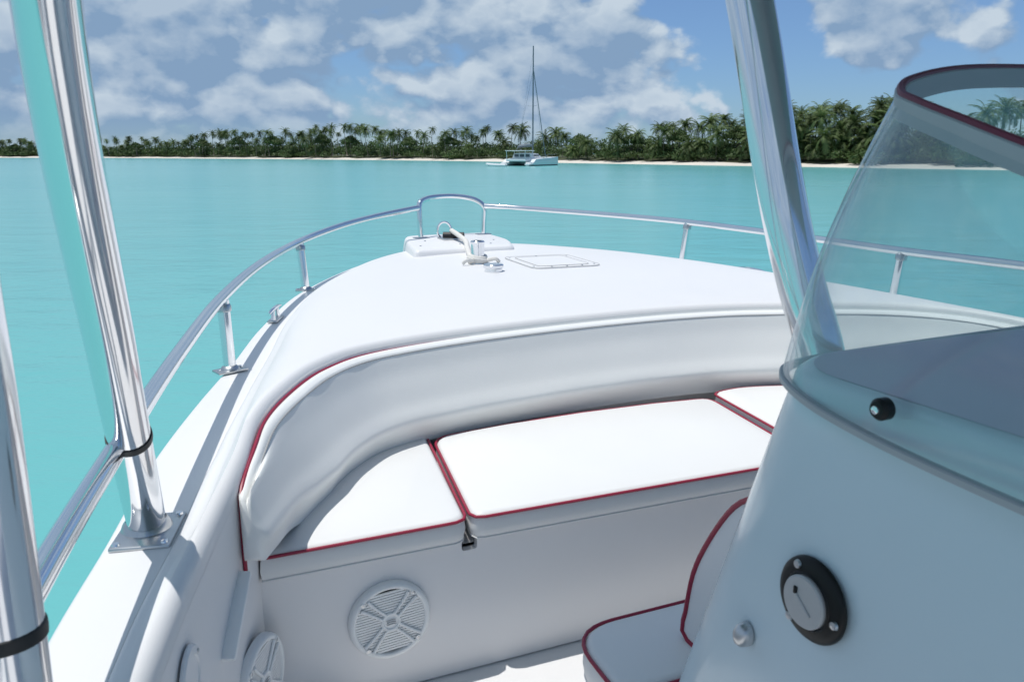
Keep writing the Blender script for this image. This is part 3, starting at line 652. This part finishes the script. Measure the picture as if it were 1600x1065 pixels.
# ---- rails
port = [(-1.54, -3.2, -.45), (-1.545, -.6, -.43), (-1.535, .3, -.425), (-1.498, .768, -.42), (-1.423, 1.263, -.41), (-1.335, 1.75, -.398), (-1.222, 2.282, -.384), (-1.06, 2.85, -.37), (-.846, 3.402, -.358), (-.60, 3.80, -.335), (-.36, 4.05, -.312), (-.09, 4.235, -.288)]
V, Fc = tube(catmull(port, 120), .0155, 14); g = Geo().add(V, Fc).zc(); mk('side_rail', g.V, g.F, 'steel', boat)
stb = [(.325, 4.30, -.292), (.42, 4.24, -.297), (.56, 4.10, -.305), (.76, 3.80, -.315), (.90, 3.52, -.322), (.985, 3.25, -.327), (1.06, 2.85, -.336), (1.10, 2.45, -.343), (1.12, 2.12, -.348), (1.20, 1.73, -.355), (1.33, 1.2, -.37), (1.43, .5, -.385), (1.46, -.6, -.4), (1.46, -3.2, -.42)]
V, Fc = tube(catmull(stb, 120), .0155, 14); g = Geo().add(V, Fc).zc(); mk('side_rail', g.V, g.F, 'steel', boat)
loop = [(-.072, 4.245, -.455), (-.076, 4.25, -.34), (-.07, 4.262, -.268), (-.03, 4.30, -.247), (.04, 4.34, -.238), (.14, 4.36, -.236), (.22, 4.345, -.243), (.285, 4.322, -.262), (.322, 4.305, -.300), (.322, 4.308, -.38), (.319, 4.309, -.455)]
V, Fc = tube(catmull(loop, 80), .0150, 14); g = Geo().add(V, Fc).zc(); mk('bow_pulpit_rail', g.V, g.F, 'steel', boat)
def stanchion(b, t, rot, s=1.0):
    g = Geo().add(*tube([b, t], .0165, 14)).zc(); o = mk('stanchion', g.V, g.F, 'steel', boat)
    rm = Matrix.Rotation(rot, 3, 'Z')
    g = Geo().add(*box((b[0], b[1], b[2]+.004), (.085*s, .05*s, .007), .003, 2, rm)).add(*lathe([(.027, .006), (.023, .014), (.0168, .018)], Matrix.Translation(b), 16, False)).zc(); mk('base_plate', g.V, g.F, 'flange', o)
    d = Vector(t)-Vector(b); d.normalize(); c = Vector(t)-d*.020
    g = Geo().add(*lathe([(.0168, -.012), (.0200, -.010), (.0205, .004), (.0175, .010)], frame(c, d), 16, False)).zc(); mk('rail_fitting', g.V, g.F, 'flange', o)
    for k in (-1, 1):
        q = rm @ Vector((.032*s*k, 0, .008)); g = Geo().add(*lathe([(.005, 0), (.004, .003), (.0, .0035)], Matrix.Translation(Vector(b)+q), 8, False)).zc(); mk('bolt', g.V, g.F, 'steel', o)
for b, t, rot in [((-1.216, 2.268, -.588), (-1.220, 2.282, -.390), R(20)), ((-.835, 3.380, -.560), (-.846, 3.402, -.362), R(-10)), ((.965, 3.27, -.530), (.983, 3.26, -.327), R(10)), ((1.115, 2.14, -.572), (1.12, 2.12, -.348), R(0)), ((1.45, .6, -.60), (1.425, .55, -.384), 0), ((-1.57, .1, -.60), (-1.54, .1, -.427), 0)]:
    stanchion(b, t, rot)
for b in [(-.072, 4.245, -.452), (.319, 4.309, -.452)]:
    g = Geo().add(*box(b, (.085, .05, .008), .003)).zc(); mk('rail_foot', g.V, g.F, 'flange', boat)

# ---- T-top: legs, canopy
def leg(path, r=.030, plate=None, prot=0.):
    g = Geo().add(*tube(catmull(path, 48), r, 28)).zc(); o = mk('canopy_leg', g.V, g.F, 'steel', boat)
    if plate:
        rm = Matrix.Rotation(prot, 3, 'Z'); b = Vector(plate)
        g = Geo().add(*box(b, (.092, .124, .009), .004, 2, rm)).zc(); mk('base_plate', g.V, g.F, 'flange', o)
        g = Geo().add(*lathe([(.040, .0), (.036, .010), (.031, .016)], Matrix.Translation(b+Vector((path[0][0]-plate[0], path[0][1]-plate[1], .003))), 24, False)).zc(); mk('weld_collar', g.V, g.F, 'flange', o)
        for sx in (-1, 1):
            for sy in (-1, 1):
                q = b+rm @ Vector((.036*sx, .051*sy, .0045)); g = Geo().add(*lathe([(.0065, 0), (.0055, .003), (.0, .004)], Matrix.Translation(q), 10, False)).zc(); mk('bolt', g.V, g.F, 'steel', o)
    return o
CT = .72
l1 = leg([(-1.411, 1.335, -.598), (-1.411, 1.325, -.57), (-1.413, 1.25, -.45), (-1.415, 1.115, -.25), (-1.415, .862, .133), (-1.37, .64, .46), (-1.28, .50, CT)], .0295, (-1.408, 1.325, -.597), R(-13))
l2 = leg([(-1.492, .705, -.60), (-1.490, .715, -.436), (-1.487, .727, -.2), (-1.487, .732, -.05), (-1.47, .72, .25), (-1.40, .66, .5), (-1.28, .56, CT)], .0295, (-1.492, .705, -.597), R(-5))
r1 = leg([(-.475, .80, -.46), (-.488, .818, -.36), (-.503, .838, -.263), (-.518, .864, -.184), (-.537, .90, -.053), (-.554, .973, .21), (-.575, 1.06, .48), (-.60, 1.12, CT)], .0325)
r2 = leg([(.47, .86, -.50), (.51, .845, -.263), (.537, .90, -.053), (.554, .973, .21), (.60, 1.12, CT)], .0325)
l3 = leg([(1.36, 1.30, -.598), (1.37, 1.115, -.25), (1.37, .862, .133), (1.28, .50, CT)], .0295, (1.362, 1.30, -.597))
for o, zr in ((l1, -.395), (l2, -.405)):
    V_ = np.array([v.co for v in o.data.vertices]).reshape(-1, 28, 3).mean(1); V_[:, 2] -= ZC        # the leg's centreline
    k = int(np.argmin(abs(V_[:, 2]-zr))); lc = V_[k]; tg = V_[k+1]-V_[k-1]; M_ = frame(lc, tg, (0, 1, 0))
    g = Geo().add(*lathe([(.0296, -.0065), (.0312, -.006), (.0316, 0), (.0312, .006), (.0296, .0065)], M_, 32, False)).zc(); mk('rubber_collar', g.V, g.F, 'black', o)
out = resample(round_poly([(-1.30, -1.6, .2), (1.30, -1.6, .2), (1.30, 1.36, .2), (-1.30, 1.36, .2)], .2, 8), .12)
rows = []
for ins, z in [(.03, 0), (0, .012), (0, .05), (.02, .065), (.25, .09), (.5, .10)]: rows.append([(*(out[i]*(1-ins/1.3)), CT+z) for i in range(len(out))])
V, Fc = grid(rows, True); k = len(out); Fc += [tuple(range(k)), tuple((len(rows)-1)*k+i for i in range(k))]
g = Geo().add(V, Fc).zc(); mk('canopy_top', g.V, g.F, 'canvas', boat)

# ---- console
def rrect(x0, x1, y0, y1, r, k=8):
    out = []
    for cx, cy, a0 in ((x0+r, y1-r, 90), (x0+r, y0+.06, 180), (x1-r, y0+.06, 270), (x1-r, y1-r, 0)):
        rr = r if cy > y0+.2 else .06
        for q in range(k+1):
            a = R(a0+90*q/k); out.append((cx+rr*math.cos(a), cy+rr*math.sin(a)))
    return out
def yfr(z): return .733+(-.256-z)*.35
CTOP = -.235
rows = []
for z in list(np.linspace(SOLE, -.9, 3))+list(np.linspace(-.8, CTOP-.012, 12)): rows.append([(x, y, z) for x, y in rrect(-.70, .70, -.45, yfr(z), .10)])
for ins, dz in [(.002, -.006), (.007, -.0015), (.014, 0)]: rows.append([(x, y, CTOP+dz) for x, y in rrect(-.70+ins, .70-ins, -.45+ins, yfr(CTOP)-ins, .10)])
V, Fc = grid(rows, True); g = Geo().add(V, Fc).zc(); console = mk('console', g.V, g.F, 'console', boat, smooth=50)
top = rrect(-.686, .686, -.436, yfr(CTOP)-.014, .09); g = Geo().add([(x, y, CTOP+.0005) for x, y in top], [tuple(range(len(top)))]).zc(); mk('dash_top', g.V, g.F, 'dash', console, smooth=0)

# windshield: one bent acrylic sheet
def mirror(pts): return pts+[(-x, y, z) for x, y, z in reversed(pts) if abs(x) > 1e-6]
W0 = mirror([(-.716, -.12, -.285), (-.716, .2, -.283), (-.716, .45, -.278), (-.714, .58, -.270), (-.703, .66, -.262), (-.672, .722, -.256), (-.62, .752, -.254), (-.5, .763, -.254), (-.25, .772, -.254), (0, .776, -.254)])
W1 = mirror([(-.672, -.02, -.16), (-.668, .2, -.09), (-.655, .465, .0), (-.640, .55, .027), (-.622, .617, .047), (-.597, .662, .060), (-.55, .692, .077), (-.429, .723, .096), (-.23, .752, .106), (0, .762, .108)])
w0, w1 = cat_param(W0, np.linspace(0, 18, 109)), cat_param(W1, np.linspace(0, 18, 109))
rows = []
for u in np.linspace(0, 1, 15):
    b = w0*(1-u)+w1*u; bn = normals2d(b, False); bl = .012*math.sin(math.pi*u)
    b = b.copy(); b[:, 0] -= bn[:, 0]*bl; b[:, 1] -= bn[:, 1]*bl; rows.append(b)
outer = rows; inner = []
for b in rows:
    bn = normals2d(b, False); q = b.copy(); q[:, 0] += bn[:, 0]*.005; q[:, 1] += bn[:, 1]*.005; inner.append(q)
loopr = outer+list(reversed(inner))+[outer[0]]
V, Fc = grid([list(map(tuple, r)) for r in loopr]); n = len(w0); m = len(loopr)-1
Fc.append(tuple(r*n for r in range(m))); Fc.append(tuple(r*n+n-1 for r in range(m)))
g = Geo().add(V, Fc).zc(); wind = mk('windshield', g.V, g.F, 'glass', boat, smooth=50)
def trim_strip(curve, h, t, dz):
    nn = normals2d(curve, False); rr = []
    for d, z in ((-t, -h), (-t, 0), (-t*.4, t*.5), (.005+t*.4, t*.5), (.005+t, 0), (.005+t, -h), (-t, -h)):
        rr.append([(curve[i, 0]+nn[i, 0]*d, curve[i, 1]+nn[i, 1]*d, curve[i, 2]+z+dz) for i in range(len(curve))])
    return grid(rr)
g = Geo().add(*trim_strip(w1, .022, .0035, .002)).zc(); tr = mk('edge_trim', g.V, g.F, 'trim', wind)
nn1 = normals2d(w1, False); g = Geo().add(*tube([(w1[i, 0]+nn1[i, 0]*.0025, w1[i, 1]+nn1[i, 1]*.0025, w1[i, 2]+.0045) for i in range(n)], .0045, 8)).zc(); mk('edge_piping', g.V, g.F, 'maroon', wind)
g = Geo().add(*trim_strip(w0, .006, .003, .002)).zc(); mk('lower_edge', g.V, g.F, 'trim', wind)
for (y, z) in ((.527, -.236), (.26, -.240), (.0, -.245)):
    M_ = frame((-.722, y, z), (-1, 0, 0)); g = Geo().add(*lathe([(.011, -.003), (.011, .006), (.008, .010), (.0, .0105)], M_, 20, False)).zc(); kn = mk('screw_knob', g.V, g.F, 'blackp', wind)
    g = Geo().add(*lathe([(.0045, .010), (.004, .0125), (.0, .013)], M_, 12, False)).zc(); mk('screw', g.V, g.F, 'steel', kn)

# round fitting on the console side
def console_socket():
    M_ = frame((-.7005, .612, -.49), (-1, 0, 0))
    g = Geo().add(*lathe([(.050, 0), (.0495, .003), (.047, .006), (.041, .008), (.034, .009), (.032, .012), (.031, .008)], M_, 48, False)).zc(); o = mk('socket_bezel', g.V, g.F, 'blackp', boat)
    g = Geo().add(*lathe([(.0305, .006), (.0305, .0145), (.029, .0165), (.012, .0172), (0, .0173)], M_, 40, False)).zc(); mk('cap', g.V, g.F, 'cap', o)
    for a in (118, 232, 350):
        q = M_ @ Matrix.Translation((0.041*math.cos(R(a)), .041*math.sin(R(a)), .0075)); g = Geo().add(*lathe([(.0055, 0), (.0045, .003), (.0, .0036)], q, 12, False)).zc(); mk('screw', g.V, g.F, 'flange', o)
    V, Fc = box((.002, -.002, .0180), (.030, .0045, .003), .001, 1, Matrix.Rotation(R(-38), 3, 'Z')); g = Geo().add([tuple(M_ @ Vector(v)) for v in V], Fc).zc(); mk('cap_grip', g.V, g.F, 'cap', o)
    V, Fc = box((-.010, .011, .0178), (.005, .009, .003), .001); g = Geo().add([tuple(M_ @ Vector(v)) for v in V], Fc).zc(); mk('cap_slot', g.V, g.F, 'blackp', o)
    M2 = frame((-.7005, .715, -.595), (-1, 0, 0)); rows = []
    for s, h in [(1, 0), (1, .006), (.9, .013), (.6, .018), (.15, .020)]:
        rows.append([tuple(M2 @ Vector((.0125*s*math.cos(a)*(1 if math.cos(a) > 0 else .8), .017*s*math.sin(a), h))) for a in np.linspace(0, 2*math.pi, 24, endpoint=False)])
    V, Fc = grid(rows, True); Fc.append(tuple(4*24+k for k in range(24))); g = Geo().add(V, Fc).zc(); mk('vent_cover', g.V, g.F, 'flange', boat)
console_socket()

# ---- forward seat on the console
def console_seat():
    prof = [(.80, -.47), (.865, -.495), (.91, -.53), (.959, -.603), (.996, -.68), (1.012, -.76), (1.015, -.812), (.93, -.815), (.86, -.815)]
    cp = catmull(prof, 30); rows = []
    for x, s in [(-.575, 1), (-.55, 1.004), (0, 1.006), (.55, 1.004), (.575, 1)]:
        c = cp.mean(0); rows.append([(x, c[0]+(p[0]-c[0])*s, c[1]+(p[1]-c[1])*s) for p in cp])
    V, Fc = grid(rows, True); n = len(cp); Fc += [tuple(range(n)), tuple(4*n+k for k in range(n))]; off = (0, .93, -.815+ZC)
    g = Geo().add(V, Fc).zc(); o = mk('console_backrest', g.V, g.F, 'vinyl', boat, smooth=40); off = None
    for sx in (-1, 1):
        g = Geo().add(*tube([(sx*.575, p[0], p[1]) for p in cp[:24]], .0046, 8)).zc(); mk('piping', g.V, g.F, 'red', o, off=off)
    cushion('console_seat_cushion', round_poly([(-.75, .93, .03), (-.745, 1.118, .13), (.745, 1.118, .13), (.75, .93, .03)], .02, 12), -.82, .07, 'white red-piped cushion at the foot of the console', None)
    g = Geo().add(*box((0, .95, (SOLE-.9)/2), (1.36, .26, -.9-SOLE-.01), .02)).zc(); mk('console_seat_base', g.V, g.F, 'liner', boat)
console_seat()

# ---- speakers
BARM = None
def speaker(c, nrm, roll=0.):
    global BARM
    M_ = Matrix.Translation((0, 0, ZC)) @ frame(c, nrm) @ Matrix.Rotation(roll, 4, 'Z')
    g = Geo().add(*lathe([(.088, 0), (.0885, .008), (.0865, .014), (.0825, .0175), (.078, .018), (.0755, .0165), (.0745, .012), (.074, .004)], M_, 56, False)); o = mk('speaker', g.V, g.F, 'plastic', boat, smooth=50)
    g = Geo().add(*lathe([(.0755, .004), (.0, .0041)], M_, 40, False)); mk('cone', g.V, g.F, 'dark', o)
    if BARM is None:
        V, Fc = box((0, 0, 0), (1, .0043, .004), 0); me = bpy.data.meshes.new('grille_bar'); me.from_pydata(V, [], Fc); me.materials.append(MT['plastic']); BARM = me
    y = -.0660
    while y <= .0665:
        w = 2*math.sqrt(max(0, .0752**2-y*y)); b = bpy.data.objects.new('grille_bar', BARM); COL.objects.link(b); b.parent = o
        b.matrix_local = M_ @ Matrix.Translation((0, y, .0125)) @ Matrix.Diagonal((w, 1, 1, 1)); y += .0060
    for a in (45, 135, 225, 315):
        for s in (-1, 1):
            q = M_ @ Matrix.Rotation(R(a), 4, 'Z')
            path = [tuple(q @ Vector((x, s*(.0065+.0045*((x-.02)/.05)**2*(1 if x > .02 else 0)), h))) for x, h in ((.016, .0165), (.03, .017), (.045, .0172), (.06, .0175), (.073, .0178))]
            g = Geo().add(*tube(path, [.0032, .0030, .0030, .0034, .004], 8)); mk('grille_rib', g.V, g.F, 'plastic', o)
        q = M_ @ Matrix.Rotation(R(a), 4, 'Z') @ Matrix.Translation((.077, 0, .0178))
        g = Geo().add(*lathe([(.0062, 0), (.0058, .0015), (.0040, .0012)], q, 14, False)); mk('screw_boss', g.V, g.F, 'plastic', o)
        g = Geo().add(*lathe([(.0040, .0010), (.0, .0014)], q, 10, False)); mk('screw', g.V, g.F, 'flange', o)
    g = Geo().add(*lathe([(.0215, .008), (.0215, .017), (.0195, .0195), (.0165, .019), (.015, .0165), (.0, .0185)], M_, 32, False)); hub = mk('tweeter_hub', g.V, g.F, 'plastic', o)
    for k in (-1, 0, 1):
        path = [tuple(M_ @ Vector((x, .005*k+.0012*math.cos(x*160), .0192))) for x in np.linspace(-.010, .010, 7)]; g = Geo().add(*tube(path, .0009, 6)); mk('hub_bar', g.V, g.F, 'cap', hub)
    return o
speaker((-.978, YF-.0005, -.962), (0, -1, 0), R(4))
sp2 = speaker((-1.258, 1.395, -.965), (.86, -.51, 0), R(0)); sp2['label'] = 'speaker seen edge-on on the side wall'
# round inspection plate, moulded ledge
g = Geo().add(*lathe([(.050, 0), (.050, .004), (.047, .007), (.036, .0075), (.034, .005), (0, .005)], frame((-1.365, 1.07, -.715), (.97, -.25, 0)), 36, False)).zc(); pl = mk('inspection_plate', g.V, g.F, 'liner', boat)
for a in (40, 160, 280):
    q = frame((-1.365, 1.07, -.715), (.97, -.25, 0)) @ Matrix.Translation((.042*math.cos(R(a)), .042*math.sin(R(a)), .0075)); g = Geo().add(*lathe([(.0035, 0), (.003, .0015), (0, .0018)], q, 10, False)).zc(); mk('screw', g.V, g.F, 'flange', pl)
a, b = Vector((-1.272, 1.37, -.722)), Vector((-1.315, 1.25, -.812)); d = (b-a); rm = d.to_track_quat('Y', 'Z').to_matrix()
g = Geo().add(*box((a+b)/2+Vector((.004, -.002, 0)), (.030, d.length, .011), .004, 2, rm)).zc(); mk('moulded_ledge', g.V, g.F, 'plastic', boat)

# ---- foredeck fittings
def fittings():
    # anchor platform
    P = resample(round_poly([(-.275, 3.69, .035), (-.20, 4.12, .06), (-.13, 4.40, .08), (.38, 4.42, .08), (.36, 4.0, .10), (.265, 3.71, .035)], .03, 8), .02); n = normals2d(P); c = P.mean(0)
    ar = .5*np.sum(P[:, 0]*np.roll(P[:, 1], -1)-np.roll(P[:, 0], -1)*P[:, 1]); n = -n if ar > 0 else n
    rows = []
    for ins, z in [(-.006, -.53), (-.002, -.50), (.004, -.470), (.010, -.459), (.018, -.4535), (.024, -.452)]: rows.append([(*(P[i]+n[i]*ins), z) for i in range(len(P))])
    V, Fc = grid(rows, True); k = len(P); Fc.append(tuple(5*k+i for i in range(k))); g = Geo().add(V, Fc).zc(); pf = mk('anchor_platform', g.V, g.F, 'deck', boat, smooth=50)
    for x, y in ((-.19, 3.86), (-.10, 4.08), (.02, 3.86), (.18, 3.84), (.26, 4.0)):
        g = Geo().add(*lathe([(.006, 0), (.005, .003), (0, .0035)], Matrix.Translation((x, y, -.4525)), 10, False)).zc(); mk('bolt', g.V, g.F, 'flange', pf)
    # bow roller with stainless hoop
    hoop = [(.035+.036*math.cos(a), 4.16-.01*math.cos(a), -.408+.046*math.sin(a)) for a in np.linspace(0, 2*math.pi, 26, endpoint=False)]
    g = Geo().add(*tube(hoop, .006, 8, closed=True)).zc(); ro = mk('bow_roller', g.V, g.F, 'steel', boat)
    g = Geo().add(*tube([(.02, 4.13, -.432), (.115, 4.07, -.432)], .020, 14)).zc(); mk('roller_wheel', g.V, g.F, 'black', ro)
    g = Geo().add(*box((.06, 4.12, -.447), (.12, .12, .010), .003)).zc(); mk('roller_plate', g.V, g.F, 'flange', ro)
    path = catmull([(.06, 4.11, -.405), (.055, 3.98, -.418), (.03, 3.80, -.432), (-.02, 3.64, -.448), (-.065, 3.48, -.462), (-.10, 3.36, -.460)], 40)
    g = Geo().add(*tube(path, .013, 10)).zc(); o = mk('anchor_line', g.V, g.F, 'rope', off=(-.1, 3.36, -.46+ZC), world_m=MBOAT @ Matrix.Translation((-.1, 3.36, -.46+ZC)))
    tag(o, 'thick white anchor line running from the capstan to the bow roller', 'rope')
    # capstan
    M_ = Matrix.Translation((-.106, 3.27, -.503)); g = Geo().add(*lathe([(.052, 0), (.052, .006), (.036, .010), (.032, .03), (.030, .05), (.030, .115), (.032, .128), (.027, .133), (.018, .133), (.018, .122), (0, .122)], M_, 30, False)).zc(); cp_ = mk('capstan', g.V, g.F, 'steel', boat)
    for dz, dr in ((.040, .0), (.054, .004), (.066, -.001)):
        rp = [(-.106+(.037+dr)*math.cos(a), 3.27+(.037+dr)*math.sin(a), -.503+dz+.006*math.sin(a*1+dz*90)) for a in np.linspace(0, 2*math.pi, 26, endpoint=False)]
        g = Geo().add(*tube(rp, .008, 8, closed=True)).zc(); mk('rope_turn', g.V, g.F, 'rope', cp_)
    for sgn in (-1, 1):
        rp = catmull([(-.106+sgn*.03, 3.24, -.455), (-.106+sgn*.065, 3.225, -.447), (-.106+sgn*.085, 3.23, -.462)], 10); g = Geo().add(*tube(rp, .0085, 8)).zc(); mk('rope_tail', g.V, g.F, 'rope', cp_)
    # deck pipe
    M_ = Matrix.Translation((-.135, 3.01, -.502)); g = Geo().add(*lathe([(.050, 0), (.050, .006), (.038, .008), (.036, .046), (.042, .050), (.042, .060), (.038, .064), (.0, .065)], M_, 28, False)).zc(); dp = mk('deck_pipe_cover', g.V, g.F, 'steel', boat)
    for a in range(0, 360, 45):
        q = M_ @ Matrix.Rotation(R(a), 4, 'Z') @ Matrix.Translation((.038, 0, .02)); V, Fc = box((0, 0, 0), (.005, .009, .022), .001); V = [tuple(q @ Vector(v)) for v in V]; g = Geo().add(V, Fc).zc(); mk('slot', g.V, g.F, 'dark', dp)
    # deck hatch, hugging the crowned deck
    cx, cy = .205, 3.175; ang = R(-3)
    def hz(x, y):
        i = np.argmin((np.array(drows)[:, :, 0]-x)**2+(np.array(drows)[:, :, 1]-y)**2); return np.array(drows).reshape(-1, 3)[i][2]
    z = hz(cx, cy)+.002
    def slab(w, l, z0, z1, r, name, m, par, sh=.0):
        P = round_poly([(-w/2, -l/2), (w/2, -l/2), (w/2, l/2), (-w/2, l/2)], r, 6); q = [(cx+x*math.cos(ang)-y*math.sin(ang), cy+x*math.sin(ang)+y*math.cos(ang)) for x, y in P]; k = len(q)
        tz = [(hz(cx, cy+.18)-hz(cx, cy-.18))/.36, (hz(cx+.14, cy)-hz(cx-.14, cy))/.28]
        f = lambda p, zz: (p[0], p[1], z+zz+tz[0]*(p[1]-cy)+tz[1]*(p[0]-cx))
        rows = [[f(p, z0) for p in q], [f(p, z1-.0015) for p in q], [f((cx+(p[0]-cx)*.992, cy+(p[1]-cy)*.992), z1) for p in q]]
        if sh: g = Geo().add(*tube([f(p, z1) for p in q], sh, 6, closed=True)).zc(); return mk(name, g.V, g.F, m, par)
        V, Fc = grid(rows, True); Fc.append(tuple(2*k+i for i in range(k))); g = Geo().add(V, Fc).zc(); return mk(name, g.V, g.F, m, par)
    hh = slab(.315, .395, -.01, .0010, .05, 'deck_hatch', 'deck', boat); slab(.317, .397, 0, .0012, .05, 'frame_seam', 'seam', hh, .0010); slab(.238, .313, -.005, .0026, .034, 'lid', 'deck', hh); slab(.240, .315, 0, .0028, .034, 'lid_gasket', 'seam', hh, .0011)
    for x, y in ((-.14, -.15), (-.14, .15), (.14, -.15), (.14, .15), (0, -.178), (0, .178), (-.07, -.178), (.07, -.178)):
        q = (cx+x*math.cos(ang)-y*math.sin(ang), cy+x*math.sin(ang)+y*math.cos(ang)); g = Geo().add(*lathe([(.0045, 0), (.004, .0015), (0, .002)], Matrix.Translation((*q, hz(*q)+.0045)), 10, False)).zc(); mk('screw', g.V, g.F, 'flange', hh)
    # cleats
    for (x, y, zz, rot) in ((-1.022, 2.86, -.570, R(-20)), (1.035, 2.84, -.543, R(10))):
        M_ = Matrix.Translation((x, y, zz)) @ Matrix.Rotation(rot, 4, 'Z'); T = lambda p: tuple(M_ @ Vector(p))
        g = Geo().add(*tube([T((0, -.085, .036)), T((0, -.05, .040)), T((0, 0, .041)), T((0, .05, .040)), T((0, .085, .036))], [.004, .007, .008, .007, .004], 10))
        for s in (-1, 1): g.add(*tube([T((0, s*.034, 0)), T((0, s*.030, .022)), T((0, s*.026, .040))], [.010, .007, .007], 10))
        g.zc(); cl = mk('mooring_cleat', g.V, g.F, 'steel', boat); V, Fc = box((0, 0, .003), (.034, .11, .006), .002); g = Geo().add([T(v) for v in V], Fc).zc(); mk('base_plate', g.V, g.F, 'flange', cl)
fittings()
